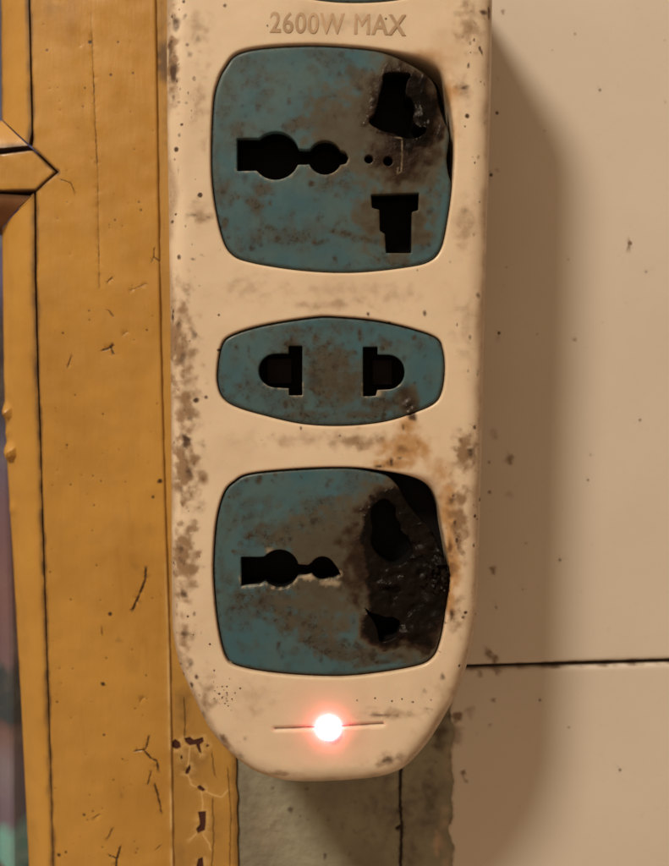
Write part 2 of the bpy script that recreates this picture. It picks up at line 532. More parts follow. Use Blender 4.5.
verts, faces, src = skirt(V, z, T, lambda q: np.full(len(q), -.95))
link('plaster', verts, faces, PLAS, wall, attrs_for(src, grime=gr, crack=crack, pale=pale))  # grime carries the painted shade too

# ================================================================== window jamb (fixed post) with chipped paint
JZ = 1.4
jr = [(x - .25, y) for x, y in left]
ju1 = jr
ol = np.array([(JU0, 258), (JU0, -208)] + [p for p in jr])
if area(ol) < 0: ol = ol[::-1]
chips = [[(171, 743), (175, 739), (180, 742), (181, 748), (176, 750), (172, 747)],
         [(184, 738), (190, 737), (194, 740), (203, 737), (204, 742), (200, 745), (202, 755), (199, 752), (196, 745), (190, 746), (186, 743)],
         [(186, 770), (190, 764), (191, 769), (188, 775), (185, 774)], [(197, 787), (200, 785), (206, 790), (203, 792), (199, 790)],
         [(198, 812), (206, 811), (206, 822), (205, 831), (198, 834), (196, 829), (200, 824)], [(198, 859), (203, 857), (204, 872), (200, 876), (196, 868)],
         [(207, 744), (210, 746), (206, 748)], [(180, 757), (182, 755), (183, 759), (181, 760)]]
chips = [px2(c, JZ) for c in chips]
pal = [[(190, 747), (189, 757), (188, 765)], [(188, 775), (191, 784), (197, 787)], [(206, 791), (213, 795), (220, 797)], [(201, 792), (203, 803), (202, 811)], [(203, 834), (208, 842), (211, 850)], [(196, 834), (192, 838)], [(221, 797), (228, 790)]]
pal = [wob(px2(c, JZ), .3, 3) for c in pal]
fine = [[(184, 700), (186, 725), (185, 737)], [(228, 770), (231, 810), (230, 866)], [(213, 800), (214, 840), (212, 866)], [(212, 755), (215, 775)]]
fine = [wob(px2(c, JZ), .3, 8) for c in fine]
ex = [linepts(c, .12) for c in pal + fine]
for c in chips:
    rc = resample(c, .25)
    ex += [rc, offset(rc, .15), offset(rc, .4), offset(rc, .8), offset(rc, -.25)]
V, T = surface(ol, [], 1.6, np.vstack(ex), rings=(.2, .5))
sd = np.min([np.where(inside(V, c), -1, 1) * dist(V, c) for c in chips], 0)
chip = 1 - smst(-.12, .03, sd)
dp = np.min([dist(V, c, False) for c in pal], 0)
df = np.min([dist(V, c, False) for c in fine], 0)
pale = np.maximum(.75 * (1 - smst(.08, .3, dp)), .6 * (1 - smst(.05, .5, np.abs(sd - .15))) * (chip < .5) * np.clip(.6 + fbm(V, .8, 3), 0, 1))
fx = fbm(V, .35, 12)
edge_r = dist(V, np.array(jr), False)
jg = blobs(V, [(164, 60, 8, 30, .9), (163, 25, 6, 30, .4), (166, 120, 5, 40, .4), (185, 705, 12, 30, .45), (195, 760, 22, 30, .4), (215, 820, 12, 50, .3), (180, 860, 8, 30, .3)], JZ, 5)
jg = np.maximum(jg, (1 - smst(.3, 3.0, edge_r + 1.2 * fx)) * .45)
z = JZ - .35 * chip + .1 * fx - .2 * (1 - smst(.0, .25, df)) - (1 - smst(0, .5, dist(V, ol))) * .25
verts, faces, src = skirt(V, z, T, lambda q: np.full(len(q), -.98))
jamb = link('window_jamb', verts, faces, YEL2, None, attrs_for(src, chip=chip, crack=.55 * (1 - smst(.03, .22, df)), pale=pale, grime=jg))
tag(jamb, 'yellow painted jamb board with dark red chips beside the grey plaster', 'window jamb')

# ================================================================== window sash
SZ = 2.0                                   # face of the stile
GZ = -5.0                                  # inner edge of the moulding, where the glass sits
sash = tag(empty('window_sash', W3(P(90, 866, SZ)[0], -205, 0)), 'ochre painted wooden window sash with pointed glazing bar joint', 'window sash')
TOPV, BOTV = 256.0, -206.0
def line_at(pxpts, w, v):                  # u of a pixel polyline on plane w at height v, extended straight
    q = px2(pxpts, w)
    q = q[np.argsort(q[:, 1])]
    vv = np.clip(v, q[0, 1], q[-1, 1])
    u = np.interp(vv, q[:, 1], q[:, 0])
    return u
gro_up = [(27, -60), (29.5, 0), (31, 60), (33, 139), (31.5, 147)]
gro_lo = [(35.5, 192), (36, 280), (38.5, 380), (41.6, 474), (44, 560), (50.5, 765), (53, 866)]
redge = [(154, -60), (156, 17), (160, 300), (163, 420), (167, 560), (170, 650), (173.5, 866)]
GU = px2(gro_up, SZ); GL = px2(gro_lo, SZ); RE = px2(redge, SZ)
def ext(q, v): return (q[0][0] if v > 0 else q[-1][0], v)
apex = P(58, 172, SZ)
ol = np.vstack([[ext(GU, TOPV)], GU, [P(45, 159.5, SZ)], [apex], [P(46, 182, SZ)], GL, [ext(GL, BOTV)], [ext(RE, BOTV)], RE[::-1], [ext(RE, TOPV)]])
ol = ol[::-1] if area(ol) < 0 else ol
ol = keepcorners(ol, .8, .2)
cracks = [([(91, 14), (93, 59), (94, 94), (96, 139), (98, 180), (98, 208), (99, 260), (99.5, 288)], .10, .8),
          ([(146, 569), (145, 580), (140, 594), (133, 609)], .2, 1), ([(136, 751), (141, 750), (146, 749), (149, 737)], .16, .9), ([(144, 750), (150, 758), (157, 761), (158, 768)], .18, 1),
          ([(148, 784), (151, 773)], .14, .8), ([(155, 784), (158, 796), (161, 811)], .17, .95), ([(36, 805), (37, 810), (39, 818)], .2, .9), ([(110, 856), (117, 859), (120, 848)], .17, 1), ([(117, 859), (116, 870)], .17, 1),
          ([(104, 350), (109, 348), (113, 345)], .22, .9), ([(111, 348), (113, 353)], .16, .9), ([(68, 366), (71, 357)], .12, .7), ([(109, 311), (113, 316)], .16, .6), ([(74, 191), (71, 183), (62, 180)], .08, .7),
          ([(154, 249), (154, 257), (158, 260)], .12, .8), ([(154, 257), (152, 261)], .1, .8), ([(108, 282), (112, 278)], .14, .5), ([(124, 334), (127, 332)], .1, .6), ([(140, 702), (143, 698)], .1, .5), ([(49, 850), (53, 848)], .16, .7), ([(96, 817), (99, 815)], .14, .6),
          ([(34, 720), (37, 723)], .2, .8), ([(102, 628), (102, 634)], .12, .6), ([(132, 290), (146, 284)], .08, .35), ([(108, 838), (112, 830)], .14, .6), ([(122, 795), (120, 790)], .1, .4), ([(157, 849), (160, 846)], .12, .5)]
cl = [(wob(px2(c, SZ), .14, i, .4), w, s) for i, (c, w, s) in enumerate(cracks)]
dots = [(90, 42, 2.5), (111, 75, 1.8), (160, 481, 3), (153, 497, 2), (47, 50, 1.8), (118, 42, 1.6), (110, 614, 2.6), (103, 684, 2.6), (35, 721, 2.6), (84, 815, 2), (59, 855, 2.4), (66, 852, 1.8), (104, 735, 1.8), (67, 445, 1.6), (57, 702, 1.5), (141, 210, 1.6), (133, 73, 1.5), (139, 202, 1.4), (63, 333, 1.6), (115, 220, 1.4), (85, 88, 1.5), (75, 395, 1.3), (147, 330, 1.5)]
for i in range(70): dots.append((rnd.uniform(40, 158), rnd.uniform(0, 866), rnd.uniform(.7, 1.4)))
ex = [linepts(c, w) for c, w, s in cl]
for x, y, r in dots:
    c = np.array(P(x, y, SZ)); k = .235 * r
    ex.append(np.array([c] + [c + f * k * np.array((math.cos(a), math.sin(a))) for f in (.6, 1.2) for a in np.arange(0, 6.2, 1.05)]))
V, T = surface(ol, [], 1.3, np.vstack(ex), rings=(.1, .25, .5, .9))
crack = np.zeros(len(V)); z = np.full(len(V), SZ)
for c, w, s in cl:
    d = dist(V, c, False) + w * .9 * fbm(V, 1.1, 77, 2)
    g = 1 - smst(w * .6, w * 1.9, d)
    if w == .10: g *= np.clip(.75 + .9 * fbm(V, .12, 21), .15, 1)
    crack = np.maximum(crack, g * s); z -= g * w * 1.2
for x, y, r in dots:
    d = np.hypot(*(V - np.array(P(x, y, SZ))).T)
    g = 1 - smst(.12 * r, .27 * r, d)
    crack = np.maximum(crack, g * min(1, .35 + .25 * r)); z -= g * .03
de = dist(V, ol)
z -= np.where(de < .5, .5 - np.sqrt(np.maximum(.25 - (.5 - np.minimum(de, .5)) ** 2, 0)), 0)
fx = fbm(V, .16, 31)
z += .18 * fx
gl_edge = np.minimum(dist(V, np.vstack([GU, [apex], GL]), False), 9)
right_d = dist(V, RE, False)
grime = np.maximum((1 - smst(.1, 1.1, gl_edge + .4 * fx)) * .7, (1 - smst(.1, 1.0, right_d + .3 * fx)) * .35)
grime = np.maximum(grime, blobs(V, [(135, 790, 25, 60, .12), (95, 770, 18, 20, .15), (118, 95, 8, 5, .3), (135, 565, 6, 8, .3), (142, 285, 8, 4, .3), (150, 530, 12, 14, .25), (58, 172, 4, 4, 1), (96, 540, 10, 12, .2), (132, 665, 14, 16, .3), (125, 250, 12, 25, .2), (60, 650, 8, 6, .25), (118, 640, 5, 4, .4), (55, 30, 6, 5, .25), (50, 10, 14, 12, .3)], SZ, 8))
pale = (1 - smst(.15, .55, np.abs(right_d - .45))) * smst(-20, -60, V[:, 1]) * np.clip(.75 + fbm(V, .2, 33), 0, 1)
verts, faces, src = skirt(V, z, T, lambda q: np.full(len(q), -14.0))
link('stile', verts, faces, YEL, sash, attrs_for(src, crack=crack, grime=grime, pale=pale, chip=crack * 0))

# mouldings that slope from the stile face down to the glass (front edge, rear edge in pixels)
def strip(name, front, back, wf, wb, mat, drip=(), parent=sash, n=60, m=7, seed=0, lump=.12):
    f = resample(front, 1e9, False) if False else np.array(front); b = np.array(back)
    f = resample(f, np.hypot(*(f[1:] - f[:-1]).T).sum() / n, False)[:n + 1]; b = resample(b, np.hypot(*(b[1:] - b[:-1]).T).sum() / n, False)[:n + 1]
    k = min(len(f), len(b)); f, b = f[:k], b[:k]
    verts, gr, ck = [], [], []
    for i in range(k):
        for j in range(m + 1):
            t = j / m
            p = f[i] * (1 - t) + b[i] * t
            nz = mnoise.noise(Vector((p[0] * .25, p[1] * .25, seed)))
            w = wf + (wb - wf) * (t ** 1.7) + lump * nz
            for (c, r, h) in drip:
                d = math.hypot(*(p - np.array(c)))
                w += h * max(0, 1 - (d / r) ** 2)
            verts.append((p[0], p[1], w))
            gr.append(max(0, .6 * (1 - t * 5)) + .35 * max(0, nz) + (.5 if t == 1 else 0)); ck.append(max(0, min(.8, .45 + 1.2 * mnoise.noise(Vector((p[0] * .3, p[1] * .3, seed + 5))))) if j == 0 else 0)
    faces = [(i * (m + 1) + j, i * (m + 1) + j + 1, (i + 1) * (m + 1) + j + 1, (i + 1) * (m + 1) + j) for i in range(k - 1) for j in range(m)]
    base = len(verts)                       # closed body behind the face
    for i in range(k):
        for j in (m, 0):
            x, y, w = verts[i * (m + 1) + j]; verts.append((x, y, -14.0)); gr.append(.3); ck.append(0)
    for i in range(k - 1):
        faces.append((i * (m + 1) + m, base + i * 2, base + i * 2 + 2, (i + 1) * (m + 1) + m))
        faces.append((base + i * 2 + 1, i * (m + 1), (i + 1) * (m + 1), base + i * 2 + 3))
    nrm = np.cross(np.array(verts[faces[0][1]]) - verts[faces[0][0]], np.array(verts[faces[0][3]]) - verts[faces[0][0]])
    if nrm[2] < 0: faces = [q[::-1] for q in faces]
    zz = [0] * len(verts)
    return link(name, verts, faces, mat, parent, {'grime': gr, 'crack': ck, 'pale': zz, 'chip': zz})

def shift(q, du, dv=0): return np.array(q) + np.array((du, dv))
WM = SZ - .5
fr = np.vstack([[(GU[0][0] - .55, TOPV)], px2(gro_up[:-1], WM) - np.array([[.10, 0], [.24, 0], [.3, 0], [.34, 0]]), [P(29, 144, WM)]])
bk = np.vstack([[(P(3, -60, GZ)[0], TOPV)], px2([(1, -60), (1, 0), (1.5, 60), (2, 119)], GZ)])
strip('moulding', fr, bk, WM, GZ, YEL, seed=1)
fr = np.vstack([[P(33, 198, WM)], px2(gro_lo, WM) - np.array([[.36, 0], [.30, 0], [.24, 0], [.14, 0], [.2, 0], [.05, 0], [-.1, 0]]), [(GL[-1][0] + .1, BOTV)]])
bk = np.vstack([px2([(2, 230), (3, 300), (4, 380), (7, 460), (13, 560), (21, 700), (29, 866)], GZ), [(P(29, 866, GZ)[0], BOTV)]])
dr = [(P(6, 412, GZ), 2.2, 2.2), (P(11, 452, GZ), 2.4, 2.6), (P(9, 432, GZ), 1.2, 1.0), (P(14, 508, GZ), 1.6, .9)]
strip('moulding', fr, bk, WM, GZ, YEL, dr, seed=2, n=220, m=12)

# glazing bar: face with a pointed end, a chamfer above and one below
LEFT = -165.0
MZ = SZ - .1
face = np.vstack([[(LEFT, P(0, 153, MZ)[1])], px2([(0, 153.5), (28, 150), (33, 150), (45, 161.5), (56, 172), (46, 181), (36, 190.5), (0, 191)], MZ), [(LEFT, P(0, 191, MZ)[1])]])
face = face[::-1] if area(face) < 0 else face
ol = keepcorners(face, .6, .3)
V, T = surface(ol, [], 1.2, None, rings=(.15, .35, .7))
de = dist(V, ol); fx = fbm(V, .3, 41)
z = MZ - np.where(de < .6, .6 - np.sqrt(np.maximum(.36 - (.6 - np.minimum(de, .6)) ** 2, 0)), 0) + .15 * fx
verts, faces, src = skirt(V, z, T, lambda q: np.full(len(q), -10.0))
bar = link('glazing_bar', verts, faces, YEL, sash, attrs_for(src, grime=np.maximum((1 - smst(.1, 1.0, de + .3 * fx)) * .75, 0), crack=(1 - smst(.0, .25, de)) * .5, pale=0 * de, chip=0 * de))
fr = np.vstack([[(LEFT, P(0, 148, WM)[1])], px2([(0, 148), (28, 145.5)], WM)])
bk = np.vstack([[(LEFT, P(0, 121, GZ)[1])], px2([(-6, 121), (2, 120.5)], GZ)])
strip('upper_chamfer', fr, bk, WM, GZ, YEL, seed=3, parent=sash)
fr = np.vstack([[(LEFT, P(0, 194, WM)[1])], px2([(0, 194), (32, 196)], WM)])
bk = np.vstack([[(LEFT, P(0, 229, GZ)[1])], px2([(-6, 229), (2, 229)], GZ)])
strip('lower_chamfer', fr, bk, WM, GZ, BARE, seed=4, parent=sash)
pu = P(34, 866, GZ)[0]
pv = [P(0, 229, GZ)[1], P(0, 120, GZ)[1]]
for a, b in ((BOTV, pv[0] + 2), (pv[1] - 2, TOPV)):
    v_, f_ = box(LEFT, pu, a, b, -9.0, -6.0)
    link('pane', v_, f_, GLASS, sash, smooth=False)

# cloth hanging behind the glass
cv, cf = [], []
nu, nv = 160, 40
for i in range(nu + 1):
    u = -190 + 175 * i / nu
    for j in range(nv + 1):
        v = -206 + 462 * j / nv
        w = -46 + 7 * math.sin(u * .22 + .006 * v) + 4 * math.sin(u * .51 + 1) + 3 * mnoise.noise(Vector((u * .03, v * .01, 2)))
        cv.append((u, v, w))
for i in range(nu):
    for j in range(nv):
        a = i * (nv + 1) + j
        cf.append((a, a + nv + 1, a + nv + 2, a + 1))
cur = link('curtain', cv, cf, CURT)
md = cur.modifiers.new('thickness', 'SOLIDIFY'); md.thickness = .0008
tag(cur, 'dim purple and blue printed cloth hanging behind the window glass', 'curtain')

# ================================================================== power strip
strip_root = tag(empty('power_strip', W3(0, P(330, 778, 20)[1], 1.5)), 'scorched cream power strip with melted blue sockets and a lit red lamp', 'power strip')
OW = 31.5
out_px = [(172, 610), (174.5, 640), (180, 664), (191, 690), (207, 723), (221, 742), (238, 758), (256, 770), (276, 777), (300, 780), (335, 779.5), (368, 777), (388, 773), (404, 766), (418, 753), (432, 735), (446, 712), (458, 689), (467, 663), (473, 638), (477, 605),
          (480.5, 500), (483.5, 375), (486.5, 250), (490, 120), (492, 0), (492, -40), (488, -75), (474, -105), (450, -128), (415, -140), (330, -144), (250, -141), (208, -130), (184, -108), (171, -75), (167, -40), (167, 0), (167.5, 130), (169.5, 260), (171, 400), (171.6, 500)]
outline = resample(catmull(px2(out_px, OW)), .55)
h1 = [(211, 152), (213, 102), (218, 80), (224, 68), (236, 54), (262, 47.5), (312, 45), (363, 48), (399, 53.5), (424, 60), (440, 71), (447, 91), (452, 117), (454, 152), (452, 188), (447, 224), (441, 249), (429, 262), (404, 268), (353, 273), (302, 271), (251.5, 263), (231, 254), (221, 234), (213, 193)]
h2 = [(217, 371), (221, 346), (231, 335), (262, 325), (312, 317), (338, 316.6), (378.5, 320.6), (414, 329), (437, 338), (443.5, 351), (445, 371), (442, 392), (434, 404), (414, 413), (383.6, 422), (343, 426), (302, 424), (262, 415), (236, 407), (223.5, 399), (218, 387)]
h3 = [(213, 562), (216, 521), (223.5, 493), (234, 481), (251, 473), (302, 468), (348, 467), (378.5, 470), (409, 476), (428, 486), (438, 503.5), (443, 531), (448.5, 562), (450, 582), (446, 613), (440, 643), (432, 658.5), (414, 667), (363, 675), (322.6, 676.5), (272, 673), (236, 666), (225, 656), (218, 628), (214, 592)]
a_ = math.radians(1.6)
h0 = [(345 + (x - 331) * math.cos(a_) - (y - 371) * math.sin(a_), -51.5 + (x - 331) * math.sin(a_) + (y - 371) * math.cos(a_)) for x, y in h2]
HW = HF - .4
holes = [resample(catmull(px2(h, HW)), .5) for h in (h0, h1, h2, h3)]

def hand(x, y): return P(x, y, HF)
groove = px2([(275, 729), (300, 728), (328, 727), (356, 725.5), (383, 724)], HF)
ledc = np.array(P(328.5, 727.5, HF))
# stains on the housing
hd = [(411, 418, 8, 7, .95), (173, 70, 6, 14, .95), (169, 52, 5, 24, .7), (176, 20, 6, 12, .8), (185, 16, 6, 5, .9), (198, 40, 5, 8, .55), (190, 55, 5, 5, .55), (173, 97, 4, 9, .6), (176, 149, 3, 3, .9), (178, 169, 2.5, 7, .8), (200, 195, 3.2, 3.2, .95), (194, 215, 10, 4, .6), (208, 217, 4, 3, .6), (169, 194, 2.5, 5, .8), (193, 259, 4, 3, .8), (202, 255, 6, 3, .5),
      (188, 295, 6, 11, .55), (195, 335, 6, 13, .65), (178, 325, 5, 7, .6), (182, 360, 7, 14, .6), (171.5, 316, 2.5, 9, .9), (171, 360, 2, 4, .7), (196, 400, 4, 4, .9), (206, 397, 3, 3, .7), (190, 418, 6, 6, .55), (185, 440, 7, 10, 1), (200, 445, 18, 4, .45), (190, 474, 8, 14, .7), (180, 490, 5, 9, .6), (219, 350, 3, 2, .9), (219, 315, 2, 2, .8),
      (180, 547, 6, 9, .75), (181, 562, 6, 6, .6), (184, 594, 7, 10, .7), (184, 633, 7, 9, .7), (191, 687, 4, 6, .95), (196, 678, 3, 4, .8), (199, 697, 3, 5, .7), (210, 644, 1.6, 1.6, 1), (190, 664, 6, 14, .55), (203, 715, 5, 12, .55), (222, 738, 7, 12, .5), (245, 738, 5, 8, .45), (240, 757, 10, 7, .45, 30),
      (382, 715, 30, 3.2, .6, -4), (428, 709, 10, 3, .45, -8), (372, 707, 16, 5, .35), (388, 760, 10, 6, .7), (404, 757, 8, 6, .6), (396, 758, 16, 4, .4), (443, 676, 4, 7, .65), (425, 690, 5, 6, .55), (440, 652, 12, 1.6, .55, -22), (456, 700, 6, 20, .3),
      (452, 615, 4, 9, .8), (463, 618, 3.5, 4, .75), (445, 623, 4, 2, .6), (460, 577, 6, 1.5, .5), (470, 455, 6, 9, .85), (461, 440, 4, 5, .5), (452, 500, 7, 7, .8), (453, 496, 3, 4, 1), (455, 522, 3, 6, .8), (458, 545, 3, 8, .8), (446, 555, 4, 6, .7), (474, 452, 3, 12, .5), (478, 375, 3, 9, .55), (479, 295, 4, 6, .6), (462, 310, 10, 8, .35),
      (463, 88, 10, 4, .75, 15), (467, 116, 3, 3, .95), (482, 52, 2.5, 6, .8, 25), (484, 11, 7, 3, .8), (490, 8, 2.5, 14, .95), (473, 30, 6, 8, .35), (485, 83, 2, 4, .6), (455, 15, 5, 8, .35), (465, 210, 8, 8, .4), (450, 262, 4, 4, .5), (474, 235, 3, 4, .5),
      (368, 314, 4, 5, 1), (389, 324, 3, 3, .8), (301, 428, 2, 4, .7), (403, 428, 3, 6, .8), (340, 436, 2, 2, .6), (391, 462, 3, 7, 1), (400, 458, 5, 3, .7), (378, 466, 10, 3, .8), (262, 440, 4, 2, .4), (225, 6, 3, 3, .7), (375, 698, 1.5, 1.5, .8), (392, 701, 1.4, 1.4, .8), (402, 699, 1.4, 1.4, .8), (413, 702, 1.3, 1.3, .7), (357, 700, 1.5, 1.5, .6), (431, 700, 1.4, 1.4, .6)]
for i in range(26): hd.append((222 + rnd.gauss(0, 7), 694 + rnd.gauss(0, 9), rnd.uniform(.9, 1.6), rnd.uniform(.9, 1.6), rnd.uniform(.5, 1)))
for i in range(150):                        # specks gather along the two long edges
    e = rnd.random()
    x = 170 + abs(rnd.gauss(0, 17)) if e < .55 else (484 - abs(rnd.gauss(0, 15)) if e < .85 else rnd.uniform(185, 470))
    r = rnd.choice((1, 1.2, 1.5, 2, 2.6))
    hd.append((x, rnd.uniform(-20, 690), r, r * rnd.uniform(.8, 2), rnd.uniform(.25, .85)))
hg = [(200, 100, 14, 60, .35), (330, 290, 150, 10, .25), (250, 700, 40, 30, .25), (172, 60, 10, 60, .9), (175, 340, 24, 70, .75), (185, 400, 22, 60, .7), (183, 470, 26, 50, .85), (183, 560, 20, 60, .75), (183, 640, 14, 40, .6), (205, 700, 14, 40, .5), (230, 750, 24, 12, .6, -40), (275, 775, 40, 6, .5), (200, 215, 16, 16, .45), (200, 30, 20, 30, .4), (470, 20, 20, 40, .5), (465, 90, 16, 20, .5), (465, 220, 16, 40, .4), (465, 330, 16, 50, .3),
      (466, 450, 16, 40, .7), (458, 520, 14, 60, .8), (455, 620, 16, 30, .5), (440, 690, 30, 20, .3), (390, 760, 26, 12, .5), (390, 714, 45, 8, .4), (300, 440, 60, 12, .35), (360, 440, 60, 14, .5), (390, 298, 40, 16, .3), (250, 290, 40, 20, .3), (330, 22, 70, 16, .25), (330, 304, 60, 9, .35), (240, 440, 30, 20, .2), (420, 745, 30, 20, .3), (460, 690, 8, 40, .4, -30)]
hs = [(450, 50, 34, 70, .22), (330, 15, 120, 30, .12), (405, 448, 42, 22, .75), (392, 464, 30, 10, .9), (440, 470, 20, 26, .5), (448, 510, 14, 46, .75), (452, 570, 12, 40, .9), (450, 600, 9, 30, .7), (448, 95, 14, 40, .55), (430, 55, 30, 12, .45), (440, 60, 16, 22, .4), (455, 130, 9, 40, .35), (408, 424, 16, 14, .8), (450, 545, 6, 30, 1), (455, 92, 10, 12, .6), (400, 436, 20, 8, .5)]
# fine vertices where the small marks are
ex = [linepts(groove, .3)]
for s in hd:
    if min(s[2], s[3]) < 4.5:
        c = P(s[0], s[1], HF)
        k = 16 if max(s[2], s[3]) < 3 else 20
        ex.append(np.array([(c[0] + .21 * s[2] * 1.2 * math.sqrt(i / k) * math.cos(i * 2.399), c[1] + .21 * s[3] * 1.2 * math.sqrt(i / k) * math.sin(i * 2.399)) for i in range(k)]))
RF = 4.6
rings = [RF * (1 - math.cos(math.radians(a))) for a in (12, 24, 36, 46, 56, 66, 76, 86)]
V, T = surface(outline, holes, .62, np.vstack(ex), rings=rings, hrings=(.12, .3, .55, .85, 1.3, 1.9, 2.6, 3.2))
do = dist(V, outline)
fill = lambda d, r: np.where(d < r, r - np.sqrt(np.maximum(r * r - (r - np.minimum(d, r)) ** 2, 0)), 0)
z = HF - fill(do, RF) * .78 + .25 * smst(0, 26, do)
for k, h in enumerate(holes):
    d = dist(V, h)
    r = np.full(len(V), .5)
    if k in (1, 3):                         # rims sag and round off beside the melted corners
        cx = np.array(P(440, 85 if k == 1 else 505, HF))
        r = .5 + (2.9 if k == 3 else 1.6) * np.exp(-(((V - cx) / [6, 10]) ** 2).sum(1))
    z -= fill(d, r) * (.8 if k not in (1, 3) else 1.0)
dg = dist(V, groove, False)
z -= .5 * (1 - smst(.15, .5, dg))
fx = fbm(V, .12, 51)
z += .10 * fx
dirt = np.maximum(blobs(V, [q for q in hd if max(q[2], q[3]) < 4], HF, 1, .3), blobs(V, [q for q in hd if max(q[2], q[3]) >= 4], HF, 1, .55, -.15))
dirt = np.maximum(dirt, .55 * (1 - smst(.1, .5, dg)))
grime = np.clip(1.35 * blobs(V, hg, HF, 6, .7, -.2), 0, 1)
grime = np.maximum(grime, .55 * (1 - smst(.4, 3.2, do + 1.5 * fx)))
for h in holes: grime = np.maximum(grime, .5 * (1 - smst(.0, .5, dist(V, h))))
scorch = blobs(V, hs, HF, 7, .35, -.3)
def hlow(q):
    d0 = dist(q, outline)
    return np.where(d0 < .02, 1.5, 27.0)
verts, faces, src = skirt(V, z, T, hlow)
b0 = len(verts)
verts += [(p[0], p[1], 1.5) for p in outline]
faces.append(tuple(range(b0, b0 + len(outline)))[::-1])
A = attrs_for(src, dirt=dirt, grime=grime, scorch=scorch)
A['dirt'][len(V):] = 0; A['scorch'][len(V):] = 0
A = {k: np.concatenate([a, np.zeros(len(outline))]) for k, a in A.items()}
link('housing', verts, faces, HOUS, strip_root, A, sharp=50)

# --- slots
def circ(cx, cy, r, a0, a1, n=14):
    return [(cx + r * math.cos(math.radians(a0 + (a1 - a0) * i / n)), cy + r * math.sin(math.radians(a0 + (a1 - a0) * i / n))) for i in range(n + 1)]
slotA = [(237, 138.5)] + [(257, 138.5)] + circ(275.7, 156, 24, -134, -16) + [(306, 150)] + circ(325, 158, 17, -150, -25, 10) + [(346, 153), (348.5, 158), (346, 164)] + circ(325, 158, 17, 25, 158, 10) + [(306, 165)] + circ(275.7, 156, 24, 22, 142) + [(237, 171)]
slotB = [(385, 73.5), (410, 73.5), (407, 82), (406, 94), (412, 99), (415, 109), (413, 118), (418, 127), (426, 128), (424, 134), (413, 138), (402, 137), (394, 133), (386, 132), (376, 128), (370, 124), (369.5, 119), (376, 111), (379, 98), (383, 84)]
slotC = [(371, 195), (419, 193), (418.5, 210), (412, 212), (411.5, 253), (386, 253), (385, 234), (380, 231), (379.5, 210), (372, 208)]
slotD = circ(275.5, 370.7, 17, 90, 270) + [(288.7, 353.7), (288.7, 346), (302.3, 346), (302.3, 395.5), (289, 395.5), (288.7, 388.5)]
slotE = [(363, 347), (377.6, 347), (377.6, 354.7)] + circ(387.5, 372.2, 17.5, -90, 90) + [(377.6, 390), (376, 396), (363, 396.5)]
slotF = [(241, 557), (260, 557)] + circ(279.6, 569, 19.5, -140, -14) + [(308, 565)] + circ(322.5, 569, 12.5, -150, -40, 8) + [(338, 569), (341, 575), (333, 579)] + circ(322.5, 568, 12.5, 60, 150, 8) + [(306, 576)] + circ(279.6, 569, 19.5, 22, 138) + [(260, 585), (241, 586.5)]
slotG = [(372, 508), (378, 502), (386, 499), (392, 504), (396, 509), (396, 517), (400, 525), (402, 532), (407, 537), (411, 543), (413, 553), (408, 561), (400, 566), (392, 566), (385, 561), (379, 556), (374, 550), (371, 541), (373, 530), (371, 519)]
slotH = [(365, 608), (371, 613), (378, 615), (386, 618), (393, 618), (400, 623), (398, 632), (395, 638), (387, 641), (380, 642), (378, 632), (374, 622), (368, 614)]
pin1 = circ(368.7, 159.5, 4.4, 0, 330, 11)
pin2 = circ(388, 161.5, 4.8, 0, 330, 11)
def mv(poly): return [(345 + (x - 331), -51.5 + (y - 371)) for x, y in poly]

pl1 = list(h1); pl3 = list(h3)
def repl(lst, a, b, new):
    i, j = lst.index(a), lst.index(b)
    return lst[:i] + new + lst[j + 1:]
pl1 = repl(pl1, (399, 53.5), (454, 152), [(388, 53), (412, 64), (430, 76), (437.5, 86), (440.5, 102), (445, 119), (450, 133), (449, 146), (447.5, 158), (449, 172)])
pl3 = repl(pl3, (378.5, 470), (448.5, 562), [(371, 470.5), (387, 475), (398, 485), (407, 500), (418, 515), (430, 527), (438, 541), (444, 556), (449.5, 567)])

